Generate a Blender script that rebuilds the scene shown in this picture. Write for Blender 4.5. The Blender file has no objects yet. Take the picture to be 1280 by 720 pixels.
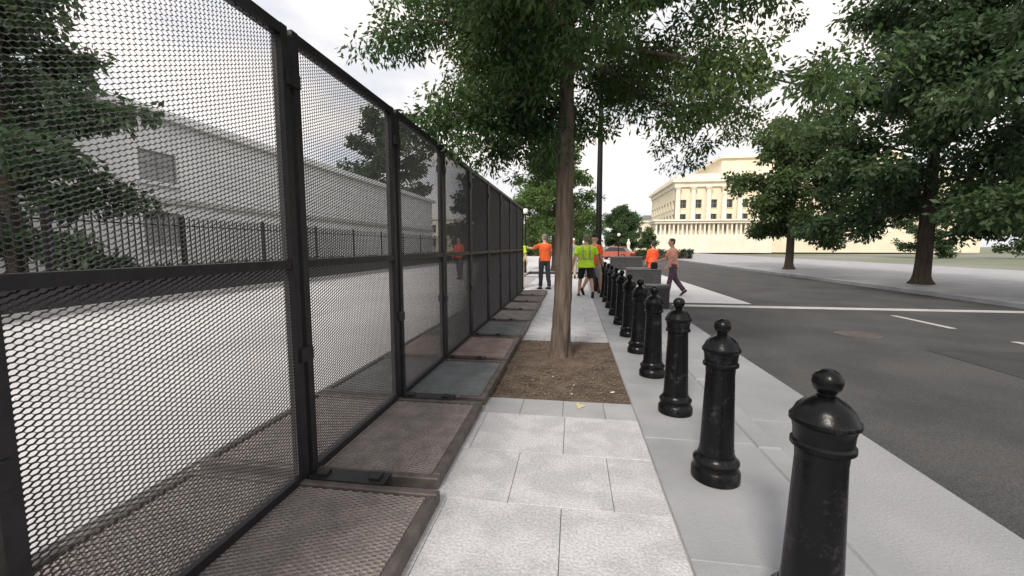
import bpy, bmesh, math, random
import numpy as np
from mathutils import Vector, Matrix, noise as mnoise
R = math.radians
S = bpy.context.scene
C = S.collection
random.seed(7)

# ------------------------------------------------------------------ camera, world, sun, exposure
cam = bpy.data.objects.new('camera', bpy.data.cameras.new('camera'))
C.objects.link(cam)
cam.location = (0, 0, 1.4)
cam.rotation_euler = (R(90 - 5.71), 0, R(8.38))
cam.data.sensor_width = 36
cam.data.lens = 36 * 520 / 1280
cam.data.clip_start = .05
cam.data.clip_end = 3000
S.camera = cam

SUN_EL, SUN_AZ = 40, 196          # azimuth clockwise from +Y: light comes from behind left
W = bpy.data.worlds.new('World'); S.world = W; W.use_nodes = True
nt = W.node_tree; N = nt.nodes; L = nt.links
bg = N['Background']; bg.inputs['Strength'].default_value = .1
sky = N.new('ShaderNodeTexSky'); sky.sky_type = 'NISHITA'; sky.sun_disc = False
sky.sun_elevation = R(SUN_EL); sky.sun_rotation = R(SUN_AZ); sky.dust_density = 2.0
tc = N.new('ShaderNodeTexCoord')
mp = N.new('ShaderNodeMapping'); mp.inputs['Scale'].default_value = (1, 1, 2.6)
n1 = N.new('ShaderNodeTexNoise'); n1.inputs['Scale'].default_value = 2.1; n1.inputs['Detail'].default_value = 7; n1.inputs['Roughness'].default_value = .55
r1 = N.new('ShaderNodeValToRGB')
r1.color_ramp.elements[0].position = .25; r1.color_ramp.elements[0].color = (.9, .9, .9, 1)
r1.color_ramp.elements[1].position = .55; r1.color_ramp.elements[1].color = (1, 1, 1, 1)
n2 = N.new('ShaderNodeTexNoise'); n2.inputs['Scale'].default_value = 3.3; n2.inputs['Detail'].default_value = 6
r2 = N.new('ShaderNodeValToRGB')
r2.color_ramp.elements[0].position = .36; r2.color_ramp.elements[0].color = (5.0, 5.2, 5.65, 1)
r2.color_ramp.elements[1].position = .60; r2.color_ramp.elements[1].color = (7.6, 7.05, 6.6, 1)
mx = N.new('ShaderNodeMixRGB')
L.new(tc.outputs['Generated'], mp.inputs['Vector'])
L.new(mp.outputs[0], n1.inputs['Vector']); L.new(mp.outputs[0], n2.inputs['Vector'])
L.new(n1.outputs['Fac'], r1.inputs[0]); L.new(n2.outputs['Fac'], r2.inputs[0])
L.new(r1.outputs[0], mx.inputs[0]); L.new(sky.outputs[0], mx.inputs[1]); L.new(r2.outputs[0], mx.inputs[2])
L.new(mx.outputs[0], bg.inputs['Color'])

sl = bpy.data.lights.new('sun', 'SUN'); sl.energy = 2.1; sl.angle = R(12); sl.color = (1, .93, .83)
so = bpy.data.objects.new('sun', sl); C.objects.link(so)
d = Vector((math.sin(R(SUN_AZ)) * math.cos(R(SUN_EL)), math.cos(R(SUN_AZ)) * math.cos(R(SUN_EL)), math.sin(R(SUN_EL))))
so.rotation_euler = d.to_track_quat('Z', 'Y').to_euler()
so.location = d * 60
S.view_settings.view_transform = 'Standard'; S.view_settings.look = 'None'
S.view_settings.exposure = .72; S.view_settings.gamma = 1

# ------------------------------------------------------------------ materials
def mat(name, col, col2=None, scale=6, rough=.7, metal=0, bump=0, bscale=40, detail=6, spec=.5, lo=.35, hi=.65, speck=0, sscale=300, dust=None):
    m = bpy.data.materials.new(name); m.use_nodes = True
    t = m.node_tree; b = t.nodes['Principled BSDF']
    b.inputs['Roughness'].default_value = rough; b.inputs['Metallic'].default_value = metal
    b.inputs['Specular IOR Level'].default_value = spec
    co = t.nodes.new('ShaderNodeTexCoord')
    oi = t.nodes.new('ShaderNodeObjectInfo')
    ad = t.nodes.new('ShaderNodeVectorMath'); ad.operation = 'MULTIPLY_ADD'
    ad.inputs[1].default_value = (1, 1, 1)
    sc_ = t.nodes.new('ShaderNodeVectorMath'); sc_.operation = 'SCALE'; sc_.inputs[0].default_value = (37, 19, 11)
    t.links.new(oi.outputs['Random'], sc_.inputs['Scale'])
    t.links.new(co.outputs['Object'], ad.inputs[0]); t.links.new(sc_.outputs[0], ad.inputs[2])
    if col2 is None: col2 = tuple(c * .8 for c in col)
    nz = t.nodes.new('ShaderNodeTexNoise'); nz.inputs['Scale'].default_value = scale; nz.inputs['Detail'].default_value = detail
    rp = t.nodes.new('ShaderNodeValToRGB')
    rp.color_ramp.elements[0].position = lo; rp.color_ramp.elements[0].color = (*col2, 1)
    rp.color_ramp.elements[1].position = hi; rp.color_ramp.elements[1].color = (*col, 1)
    t.links.new(ad.outputs[0], nz.inputs['Vector']); t.links.new(nz.outputs['Fac'], rp.inputs[0])
    out = rp.outputs[0]
    if speck:
        n3 = t.nodes.new('ShaderNodeTexNoise'); n3.inputs['Scale'].default_value = sscale; n3.inputs['Detail'].default_value = 3
        rr = t.nodes.new('ShaderNodeValToRGB')
        rr.color_ramp.elements[0].position = .36; rr.color_ramp.elements[0].color = (1 - speck,) * 3 + (1,)
        rr.color_ramp.elements[1].position = .62; rr.color_ramp.elements[1].color = (1 + speck * .4,) * 3 + (1,)
        mm = t.nodes.new('ShaderNodeMixRGB'); mm.blend_type = 'MULTIPLY'; mm.inputs[0].default_value = 1
        t.links.new(co.outputs['Object'], n3.inputs['Vector']); t.links.new(n3.outputs['Fac'], rr.inputs[0])
        t.links.new(out, mm.inputs[1]); t.links.new(rr.outputs[0], mm.inputs[2]); out = mm.outputs[0]
    if dust:
        nd = t.nodes.new('ShaderNodeTexNoise'); nd.inputs['Scale'].default_value = 9; nd.inputs['Detail'].default_value = 9; nd.inputs['Roughness'].default_value = .75
        rd = t.nodes.new('ShaderNodeValToRGB'); rd.color_ramp.elements[0].position = .56; rd.color_ramp.elements[1].position = .80; rd.color_ramp.elements[1].color = (.55, .55, .55, 1)
        md = t.nodes.new('ShaderNodeMixRGB'); md.inputs[2].default_value = (*dust, 1)
        t.links.new(ad.outputs[0], nd.inputs['Vector']); t.links.new(nd.outputs['Fac'], rd.inputs[0]); t.links.new(rd.outputs[0], md.inputs[0]); t.links.new(out, md.inputs[1]); out = md.outputs[0]
        mr = t.nodes.new('ShaderNodeMapRange'); mr.inputs['To Min'].default_value = rough; mr.inputs['To Max'].default_value = .8
        t.links.new(rd.outputs[0], mr.inputs['Value']); t.links.new(mr.outputs[0], b.inputs['Roughness'])
    t.links.new(out, b.inputs['Base Color'])
    if bump:
        nb = t.nodes.new('ShaderNodeTexNoise'); nb.inputs['Scale'].default_value = bscale; nb.inputs['Detail'].default_value = 5
        bp = t.nodes.new('ShaderNodeBump'); bp.inputs['Strength'].default_value = bump; bp.inputs['Distance'].default_value = .02
        t.links.new(ad.outputs[0], nb.inputs['Vector']); t.links.new(nb.outputs['Fac'], bp.inputs['Height'])
        t.links.new(bp.outputs[0], b.inputs['Normal'])
    return m

def leafmat(name, cols, trans=.35):
    m = bpy.data.materials.new(name); m.use_nodes = True
    t = m.node_tree; t.nodes.remove(t.nodes['Principled BSDF'])
    g = t.nodes.new('ShaderNodeNewGeometry'); rp = t.nodes.new('ShaderNodeValToRGB')
    at = t.nodes.new('ShaderNodeAttribute'); at.attribute_name = 'tint'
    ma = t.nodes.new('ShaderNodeMath'); ma.operation = 'MULTIPLY_ADD'; ma.inputs[1].default_value = .35
    t.links.new(g.outputs['Random Per Island'], ma.inputs[0]); 
    mb = t.nodes.new('ShaderNodeMath'); mb.operation = 'MULTIPLY'; mb.inputs[1].default_value = .65
    t.links.new(at.outputs['Fac'], mb.inputs[0]); t.links.new(mb.outputs[0], ma.inputs[2])
    e = rp.color_ramp.elements
    e[0].position = 0; e[0].color = (*cols[0], 1); e[1].position = 1; e[1].color = (*cols[2], 1)
    k = e.new(.5); k.color = (*cols[1], 1)
    t.links.new(ma.outputs[0], rp.inputs[0])
    df = t.nodes.new('ShaderNodeBsdfPrincipled'); df.inputs['Roughness'].default_value = .5
    df.inputs['Specular IOR Level'].default_value = .3
    tr = t.nodes.new('ShaderNodeBsdfTranslucent')
    hs = t.nodes.new('ShaderNodeHueSaturation'); hs.inputs['Value'].default_value = 1.5; hs.inputs['Saturation'].default_value = 1.1
    t.links.new(rp.outputs[0], df.inputs['Base Color']); t.links.new(rp.outputs[0], hs.inputs['Color']); t.links.new(hs.outputs[0], tr.inputs['Color'])
    ms = t.nodes.new('ShaderNodeMixShader'); ms.inputs[0].default_value = trans
    t.links.new(df.outputs[0], ms.inputs[1]); t.links.new(tr.outputs[0], ms.inputs[2])
    t.links.new(ms.outputs[0], t.nodes['Material Output'].inputs['Surface'])
    return m

def barkmat(name, c1, c2):
    m = mat(name, c1, c2, scale=9, rough=.95, spec=.15, bump=.9, bscale=22)
    t = m.node_tree
    for n in [n for n in t.nodes if n.type == 'TEX_NOISE']:
        mpn = t.nodes.new('ShaderNodeMapping'); mpn.inputs['Scale'].default_value = (2.2, 2.2, .22)
        src = n.inputs['Vector'].links[0].from_socket
        t.links.new(src, mpn.inputs['Vector']); t.links.new(mpn.outputs[0], n.inputs['Vector'])
    return m

M = dict(
    paver=mat('granite_light', (.545, .54, .56), (.45, .447, .467), 5, .75, bump=.35, bscale=70, speck=.20, sscale=75, lo=.42, hi=.58),
    paver2=mat('granite_grey', (.40, .405, .42), (.33, .335, .35), 3, .75, bump=.2, bscale=90, speck=.18, sscale=170),
    bed=mat('mortar', (.36, .35, .355), (.28, .27, .275), 12, .95),
    flag=mat('granite_strip', (.35, .355, .375), (.27, .275, .295), 1.6, .6, bump=.15, bscale=60, speck=.15, sscale=200),
    road=mat('concrete_road', (.33, .335, .35), (.24, .245, .26), .8, .8, bump=.2, bscale=50, speck=.15, sscale=90),
    plaza=mat('pale_concrete', (.60, .595, .60), (.47, .465, .475), .35, .85, bump=.15, bscale=40, speck=.1, sscale=60),
    asphalt=mat('asphalt', (.082, .081, .083), (.052, .052, .055), .9, .92, bump=.5, bscale=140, detail=12, speck=.5, sscale=110),
    dirt=mat('mulch_soil', (.175, .135, .108), (.105, .08, .064), 5, 1, spec=.1, bump=.8, bscale=60, speck=.35, sscale=70),
    land=mat('far_ground', (.22, .22, .20), (.12, .15, .08), .06, .95),
    fence=mat('fence_black', (.022, .021, .023), (.014, .013, .014), 14, .5, .2, bump=.1),
    mesh=mat('mesh_black', (.034, .033, .036), (.022, .021, .023), 14, .55, .1),
    pl_brown=mat('rusty_brown', (.27, .235, .222), (.18, .156, .148), 8, .75, .15, bump=.3, speck=.3, sscale=90),
    pl_rust=mat('red_brown', (.31, .24, .22), (.22, .17, .155), 5, .75, .15, bump=.3, speck=.3, sscale=90),
    pl_slate=mat('slate_steel', (.165, .175, .185), (.115, .123, .13), 5, .6, .2, bump=.2, speck=.2, sscale=90),
    pl_grey=mat('grey_brown', (.31, .28, .27), (.22, .195, .19), 6, .75, .15, bump=.3, speck=.3, sscale=90),
    rim=mat('rim_steel', (.14, .118, .11), (.08, .068, .063), 10, .6, .3, bump=.2),
    rim_light=mat('worn_rim', (.26, .24, .225), (.13, .115, .105), 16, .5, .5, bump=.2),
    black=mat('gloss_black', (.0045, .0045, .0055), (.003, .003, .0035), 10, .27, 0, bump=.12, bscale=26, spec=.22, speck=0, dust=(.10, .095, .09)),
    iron=mat('iron_black', (.009, .009, .010), None, 10, .5, spec=.25),
    bark=barkmat('bark', (.172, .134, .108), (.074, .057, .047)),
    bark2=barkmat('bark_dark', (.10, .078, .06), (.05, .04, .032)),
    oak=leafmat('oak_leaves', [(.030, .060, .026), (.066, .116, .043), (.15, .205, .07)], .42),
    lime=leafmat('lime_leaves', [(.06, .105, .03), (.10, .16, .05), (.16, .23, .08)], .4),
    dark=leafmat('dark_leaves', [(.03, .055, .025), (.045, .082, .035), (.07, .11, .045)], .3),
    mid=leafmat('mid_leaves', [(.045, .08, .035), (.065, .115, .05), (.10, .15, .06)], .35),
    olive=leafmat('olive_leaves', [(.05, .075, .03), (.07, .11, .04), (.11, .15, .06)], .35),
    hedge=leafmat('hedge_leaves', [(.018, .032, .016), (.03, .05, .022), (.05, .07, .03)], .2),
    stone=mat('warm_stone', (.77, .69, .54), (.70, .62, .47), .5, .85, bump=.1, speck=.08, sscale=20),
    stone_p=mat('pale_stone', (.79, .73, .62), (.72, .66, .55), .5, .85),
    lime_st=mat('pale_limestone', (.78, .78, .78), (.70, .70, .71), .6, .85, bump=.1),
    granite_d=mat('dark_granite', (.036, .035, .038), (.024, .023, .026), 5, .45, speck=.2, sscale=60),
    cap=mat('pale_cap', (.50, .49, .48), (.40, .39, .38), 3, .7),
    capd=mat('dark_cap', (.09, .09, .093), (.06, .06, .063), 4, .55),
    tar=mat('tar', (.018, .018, .019), None, 8, .45),
    patch=mat('patch_asphalt', (.05, .05, .052), (.036, .036, .038), 3, .9, bump=.4, bscale=120, speck=.4, sscale=110),
    glass=mat('window_glass', (.03, .035, .04), (.02, .024, .028), 1.5, .12),
    blind=mat('drawn_blind', (.34, .34, .345), (.26, .26, .27), 1.2, .3),
    frame=mat('window_frame', (.30, .29, .27), None, 6, .6),
    roofm=mat('roof_grey', (.20, .21, .22), (.14, .15, .16), 2, .7),
    globe=mat('globe_white', (.85, .85, .82), (.8, .8, .78), 3, .25),
    skin=mat('skin', (.48, .29, .21), (.42, .24, .17), 12, .55, bump=.05),
    skin_d=mat('skin_tan', (.33, .19, .13), (.27, .155, .105), 12, .55),
    hair_g=mat('hair_grey', (.22, .19, .16), (.12, .10, .085), 40, .8, bump=.6, bscale=80),
    hair_d=mat('hair_dark', (.04, .03, .025), (.02, .016, .013), 40, .7, bump=.6, bscale=80),
    orange=mat('orange_cloth', (.85, .15, .035), (.72, .11, .025), 9, .85, bump=.4, bscale=18),
    hi_or=mat('hivis_orange', (.95, .105, .03), (.82, .08, .02), 9, .75, bump=.4, bscale=18),
    hi_ye=mat('hivis_lime', (.56, .86, .03), (.44, .72, .02), 9, .75, bump=.4, bscale=18),
    salmon=mat('salmon_cloth', (.72, .34, .25), (.62, .27, .2), 9, .85, bump=.4, bscale=18),
    plum=mat('plum_cloth', (.11, .06, .085), (.07, .04, .055), 9, .85, bump=.4, bscale=18),
    teal=mat('grey_green_cloth', (.22, .28, .26), (.16, .21, .19), 9, .85, bump=.4, bscale=18),
    khaki=mat('khaki_cloth', (.38, .31, .22), (.3, .24, .17), 9, .85, bump=.4, bscale=18),
    olivec=mat('olive_cloth', (.12, .14, .05), (.09, .1, .04), 9, .85, bump=.4, bscale=18),
    jeans=mat('dark_denim', (.035, .045, .065), (.022, .028, .04), 14, .85, bump=.4, bscale=22),
    blackc=mat('black_cloth', (.012, .012, .014), (.008, .008, .009), 14, .9, bump=.5, bscale=20),
    greyc=mat('grey_cloth', (.36, .34, .35), (.28, .265, .27), 14, .9, bump=.5, bscale=20),
    shoe=mat('shoe_black', (.018, .017, .018), None, 14, .6),
    sole=mat('shoe_sole', (.25, .24, .23), None, 14, .8),
    refl=mat('reflective_tape', (.36, .42, .24), (.30, .36, .2), 20, .35, .2),
    white=mat('white_plastic', (.8, .8, .78), None, 5, .35),
    eye=mat('eye_dark', (.02, .015, .012), None, 5, .2),
    red=mat('car_red', (.30, .05, .04), (.26, .04, .034), 3, .25),
    redor=mat('car_orange_red', (.40, .11, .075), (.35, .09, .06), 3, .28),
    tyre=mat('tyre', (.02, .02, .02), None, 10, .85),
    alloy=mat('alloy', (.45, .45, .46), None, 6, .35, .8),
    lamp_r=mat('tail_red', (.35, .01, .01), None, 6, .25),
    vang=mat('van_grey', (.42, .43, .46), (.36, .37, .4), 2, .5),
    litter=mat('leaf_litter', (.24, .175, .125), (.12, .09, .065), 30, .9),
    paper=mat('paper_scrap', (.75, .72, .68), None, 10, .8),
    yellow=mat('yellow_stain', (.62, .52, .24), (.55, .48, .30), 18, .8),
    jointm=mat('dark_joint', (.09, .085, .085), None, 10, .95),
    )

# ------------------------------------------------------------------ helpers
class MB:
    def __init__(s): s.v = []; s.f = []
    def add(s, vs, fs):
        o = len(s.v); s.v += [tuple(p) for p in vs]; s.f += [tuple(i + o for i in f) for f in fs]; return s
    def box(s, x0, x1, y0, y1, z0, z1, b=0):
        if b <= 0:
            vs = [(x, y, z) for z in (z0, z1) for y in (y0, y1) for x in (x0, x1)]
            return s.add(vs, [(0, 2, 3, 1), (4, 5, 7, 6), (0, 1, 5, 4), (1, 3, 7, 5), (3, 2, 6, 7), (2, 0, 4, 6)])
        vs = [(x0, y0, z0), (x1, y0, z0), (x1, y1, z0), (x0, y1, z0),
              (x0, y0, z1 - b), (x1, y0, z1 - b), (x1, y1, z1 - b), (x0, y1, z1 - b),
              (x0 + b, y0 + b, z1), (x1 - b, y0 + b, z1), (x1 - b, y1 - b, z1), (x0 + b, y1 - b, z1)]
        fs = [(3, 2, 1, 0), (8, 9, 10, 11)]
        for k in range(4):
            j = (k + 1) % 4
            fs += [(k, j, 4 + j, 4 + k), (4 + k, 4 + j, 8 + j, 8 + k)]
        return s.add(vs, fs)
    def tube(s, pts, rad, n=8, cap=True):
        pts = [Vector(p) for p in pts]; o = len(s.v); m = len(pts)
        if not isinstance(rad, (list, tuple)): rad = [rad] * m
        up = None
        for i, p in enumerate(pts):
            t = (pts[min(i + 1, m - 1)] - pts[max(i - 1, 0)]).normalized()
            if up is None: up = Vector((1, 0, 0)) if abs(t.x) < .9 else Vector((0, 1, 0))
            a = (up - t * up.dot(t)).normalized(); up = a; c = t.cross(a)
            for k in range(n):
                w = 2 * math.pi * k / n
                s.v.append(tuple(p + (a * math.cos(w) + c * math.sin(w)) * rad[i]))
        for i in range(m - 1):
            for k in range(n):
                j = (k + 1) % n
                s.f.append((o + i * n + k, o + i * n + j, o + (i + 1) * n + j, o + (i + 1) * n + k))
        if cap:
            s.f.append(tuple(o + k for k in range(n))[::-1]); s.f.append(tuple(o + (m - 1) * n + k for k in range(n)))
        return s
    def lathe(s, prof, n=24, c=(0, 0, 0), mod=None):
        o = len(s.v)
        for r, z in prof:
            for k in range(n):
                w = 2 * math.pi * k / n; q = r * (mod(w, z) if mod else 1)
                s.v.append((c[0] + q * math.cos(w), c[1] + q * math.sin(w), c[2] + z))
        for i in range(len(prof) - 1):
            for k in range(n):
                j = (k + 1) % n
                s.f.append((o + i * n + k, o + i * n + j, o + (i + 1) * n + j, o + (i + 1) * n + k))
        s.f.append(tuple(o + k for k in range(n))[::-1]); s.f.append(tuple(o + (len(prof) - 1) * n + k for k in range(n)))
        return s
    def loft(s, secs, n=14):
        """secs: (centre, rx, ry, axis_hint) elliptical sections along a path; closes the ends roundly"""
        pts = [Vector(q[0]) for q in secs]; m = len(pts); o = len(s.v)
        for i, q in enumerate(secs):
            t = (pts[min(i + 1, m - 1)] - pts[max(i - 1, 0)]).normalized()
            h = Vector(q[3]) if len(q) > 3 else Vector((1, 0, 0))
            if abs(h.dot(t)) > .95: h = Vector((0, 1, 0))
            a = (h - t * h.dot(t)).normalized(); c = t.cross(a)
            for k in range(n):
                w = 2 * math.pi * k / n
                s.v.append(tuple(pts[i] + a * math.cos(w) * q[1] + c * math.sin(w) * q[2]))
        for i in range(m - 1):
            for k in range(n):
                j = (k + 1) % n
                s.f.append((o + i * n + k, o + i * n + j, o + (i + 1) * n + j, o + (i + 1) * n + k))
        s.f.append(tuple(o + k for k in range(n))[::-1]); s.f.append(tuple(o + (m - 1) * n + k for k in range(n)))
        return s
    def ell(s, c, rx, ry, rz, n=14, m=9):
        secs = []
        for i in range(m):
            w = -math.pi / 2 + math.pi * (i + .35) / (m - .3)
            secs.append(((c[0], c[1], c[2] + rz * math.sin(w)), rx * math.cos(w), ry * math.cos(w)))
        return s.loft(secs, n)
    def mesh(s, name, smooth=False, sharp=None):
        me = bpy.data.meshes.new(name); me.from_pydata(s.v, [], s.f)
        if smooth:
            me.shade_smooth()
            if sharp: me.set_sharp_from_angle(angle=R(sharp))
        me.update(); return me
    def build(s, name, m, parent=None, smooth=False, sharp=None):
        return obj(name, s.mesh(name, smooth, sharp), m, parent)

def obj(name, me, m=None, parent=None, loc=None):
    if m is not None and not me.materials: me.materials.append(M[m] if isinstance(m, str) else m)
    o = bpy.data.objects.new(name, me); C.objects.link(o)
    if parent: o.parent = parent
    if loc: o.location = loc
    return o
def tag(o, label, cat, group=None, kind=None):
    o['label'] = label; o['category'] = cat
    if group: o['group'] = group
    if kind: o['kind'] = kind
    return o
def thing(name, label, cat, loc=(0, 0, 0), rz=0, group=None):
    o = bpy.data.objects.new(name, None); C.objects.link(o); o.empty_display_size = .2
    o.location = loc; o.rotation_euler = (0, 0, rz)
    return tag(o, label, cat, group)
def struct(name, mb, m, smooth=False):
    o = mb.build(name, m, None, smooth); o['kind'] = 'structure'; return o
def copy_tree(o, parent=None):
    c = o.copy(); C.objects.link(c)
    if parent: c.parent = parent
    for ch in list(o.children): copy_tree(ch, c)
    return c
def setmat(o, m):
    o.material_slots[0].link = 'OBJECT'; o.material_slots[0].material = M[m]

# ------------------------------------------------------------------ ground
RZ = -.12
struct('ground', MB().add([(-900, -300, -.30), (900, -300, -.30), (900, 1500, -.30), (-900, 1500, -.30)], [(0, 1, 2, 3)]), 'land')
rd = struct('road', MB().box(1.47, 2.35, -12, 11.8, -.29, RZ - .02), 'bed')
for k in range(9):
    o = MB().box(-.438, .436, -.995, .995, -.02, 0, .004).build('gutter_slab', 'road', rd); o.location = (1.91, -5.2 + 2 * k, RZ + random.uniform(-.001, .001))
struct('plaza_crossing', MB().box(1.47, 4.7, 11.8, 140, -.29, RZ), 'plaza')
struct('asphalt_lane', MB().box(2.35, 11, -12, 11.8, -.29, RZ - .012).box(4.7, 11, 11.8, 95, -.29, RZ - .012), 'asphalt')
kb = struct('kerb', MB().box(1.30, 1.46, -12, 19.3, -.29, -.03), 'bed')
for k in range(20):
    o = MB().box(-.083, .085, -.756, .756, -.26, 0, .016).build('kerb_stone', 'flag', kb); o.location = (1.386 + random.uniform(-.002, .002), -9.9 + k * 1.52, -.004 + random.uniform(-.002, .002))
struct('far_pavement', MB().box(11.15, 25.8, -12, 92, -.29, 0), 'flag')
struct('far_kerb', MB().box(11, 11.148, -12, 92, -.29, .006, .02), 'flag')
pz = struct('plaza', MB().box(-10.4, -2.42, -12, 60, -.29, -.02), 'bed')
for a in range(3):
    for k in range(24):
        o = MB().box(-1.322, 1.322, -1.492, 1.492, -.06, 0, .006).build('concrete_slab', 'plaza', pz); o.location = (-9.07 + a * 2.66, -10.5 + k * 3 + .0, random.uniform(-.002, .002))
struct('cross_street', MB().box(-2.4, 1.46, 19.5, 22.6, -.29, -.10), 'plaza')
struct('cross_kerb', MB().box(-2.4, 1.46, 19.32, 19.48, -.29, .0, .02), 'granite_d')
struct('cross_kerb', MB().box(-2.4, 1.46, 22.62, 22.85, -.29, .03, .02), 'granite_d')
struct('far_walk', MB().box(-2.4, 1.46, 22.87, 60, -.29, -.002), 'plaza')
# crossing wedge of pale painted stop line on the road
struct('asphalt_patch', MB().box(5.2, 6.6, 4.1, 6.9, RZ - .012, RZ - .007), 'patch')
mh = thing('manhole_cover', 'round iron manhole cover in the dark asphalt lane', 'manhole cover', (4.9, 7.9, RZ - .010))
MB().lathe([(.34, 0), (.34, .006), (.30, .008)], 28).build('ring', 'rim', mh)
MB().lathe([(.29, .0), (.29, .010), (.05, .011)], 28).build('lid', 'rim', mh)
struct('road_marking', MB().box(2.6, 10.9, 11.1, 11.45, RZ - .012, RZ - .008), 'cap')
for k in range(4): struct('road_marking', MB().box(7.0, 7.12, 1 + k * 2.6, 2.5 + k * 2.6, RZ - .012, RZ - .008), 'cap')

# walkway: mortar bed with granite pavers as separate slabs, gap for the tree pit
pav = struct('pavement', MB().box(-2.40, .535, -3, 3.70, -.29, -.014).box(-2.40, .535, 6.14, 19.3, -.29, -.014).box(-2.4, -.97, 3.70, 6.14, -.29, -.014), 'bed')
G = .0017
def slab(x0, x1, y0, y1, m, par, dz=0):
    b = MB().box(-(x1 - x0) / 2 + G, (x1 - x0) / 2 - G, -(y1 - y0) / 2 + .0009, (y1 - y0) / 2 - .0009, -.05, 0, .002)
    o = b.build('paver', m, par); o.location = ((x0 + x1) / 2, (y0 + y1) / 2, dz + random.uniform(-.0015, .0015))
    o.rotation_euler = (random.uniform(-.0015, .0015), random.uniform(-.0012, .0012), 0)
def row(y0, y1, xs, m='paver'):
    for a, b in zip(xs[:-1], xs[1:]): slab(a, b, y0, y1, m, pav)
row(3.34, 3.70, [-1.6, -1.02, -.43, -.07, .28, .53], 'paver2')
row(2.71, 3.34, [-1.6, -1.15, -.70, -.05, .53])
row(2.13, 2.71, [-1.6, -.98, -.34, .235, .53])
row(1.50, 2.13, [-1.6, -1.1, -.68, -.045, .53])
row(.86, 1.50, [-1.6, -.95, -.36, .22, .53])
row(.2, .86, [-1.6, -1.1, -.68, -.05, .53])
row(6.14, 6.50, [-1.6, -1.0, -.42, .06, .53], 'paver2')
y = 6.50; k = 0
while y < 19.2:
    y1 = min(y + .62, 19.3)
    row(y, y1, [[-1.6, -1.0, -.36, .24, .53], [-1.6, -1.2, -.70, -.05, .53]][k % 2]); y = y1; k += 1
strip = struct('bollard_strip', MB().box(.535, 1.30, -3, 19.3, -.29, -.014), 'bed')
y = -.6
while y < 19.2:
    y1 = min(y + 1.22, 19.3)
    b = MB().box(-.3795 + G / 2, .3795 - G / 2, -(y1 - y) / 2 + G / 2, (y1 - y) / 2 - G / 2, -.05, 0, .004)
    o = b.build('flagstone', 'flag', strip); o.location = (.9185, (y + y1) / 2, -.003 + random.uniform(-.001, .001)); y = y1
st = MB()
for k in range(26):
    w = 2 * math.pi * k / 26; q = .042 * (1 + .35 * math.sin(3 * w + 1) + .2 * math.sin(7 * w))
    st.v.append((q * .8 * math.cos(w), q * 1.25 * math.sin(w), 0))
st.f.append(tuple(range(26)))
o = st.build('paint_mark', 'yellow', pav); o.location = (.075, 3.585, .0045)

# tree pit soil
def soil(x0, x1, y0, y1, z, seed):
    rng = np.random.RandomState(seed); nx, ny = 60, 110
    b = MB(); H = np.zeros((ny, nx))
    for sc, am in ((4, .018), (9, .010), (22, .006)):
        g = rng.rand(int(ny / 60 * sc) + 3, sc + 3)
        yy = np.linspace(0, g.shape[0] - 2.001, ny); xx = np.linspace(0, g.shape[1] - 2.001, nx)
        yi = yy.astype(int); xi = xx.astype(int); fy = (yy - yi)[:, None]; fx = (xx - xi)[None]
        a = g[yi][:, xi] * (1 - fx) + g[yi][:, xi + 1] * fx; c = g[yi + 1][:, xi] * (1 - fx) + g[yi + 1][:, xi + 1] * fx
        H += am * (a * (1 - fy) + c * fy)
    H += rng.rand(ny, nx) * .007
    X = np.linspace(x0, x1, nx); Y = np.linspace(y0, y1, ny)
    for j in range(ny):
        for i in range(nx):
            dd = math.hypot(X[i] + .15, Y[j] - 5.16)
            b.v.append((X[i], Y[j], z + H[j, i] + .05 * math.exp(-dd * dd / .12)))
    for j in range(ny - 1):
        for i in range(nx - 1):
            q = j * nx + i; b.f.append((q, q + 1, q + nx + 1, q + nx))
    return struct('soil', b, 'dirt', True)
soil(-.97, .533, 3.702, 6.138, -.035, 3)
rng = random.Random(5)
lit = MB(); ch = MB()
for k in range(2600):
    x = rng.uniform(-.95, .52); y = rng.uniform(3.72, 6.12); a = rng.uniform(0, 6.3); l = rng.uniform(.006, .02); w = l * rng.uniform(.2, .6)
    z = -.004 + rng.random() * .012; ca, sa = math.cos(a), math.sin(a); tl = rng.uniform(-.3, .3) * l
    lit.add([(x + ca * l - 0, y + sa * l, z + tl), (x - sa * w, y + ca * w, z + .003), (x - ca * l, y - sa * l, z - tl), (x + sa * w, y - ca * w, z)], [(0, 1, 2, 3)])
o = lit.build('leaf_litter', 'litter'); tag(o, 'scattered brown leaf litter and mulch bits on the soil round the street tree', 'leaf litter', kind='stuff')
scr = MB()
for (x, y, s) in [(.385, 3.95, .022), (-.2, 4.35, .009), (.02, 4.1, .008), (.0, 3.85, .010)]:
    scr.add([(x - s, y - s * .4, .012), (x + s * .8, y - s * .6, .016), (x + s, y + s * .5, .022), (x - s * .6, y + s * .6, .014)], [(0, 1, 2, 3)])
o = scr.build('paper_scraps', 'paper'); tag(o, 'small pale paper scraps littering the soil of the tree pit', 'litter', kind='stuff')

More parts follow.
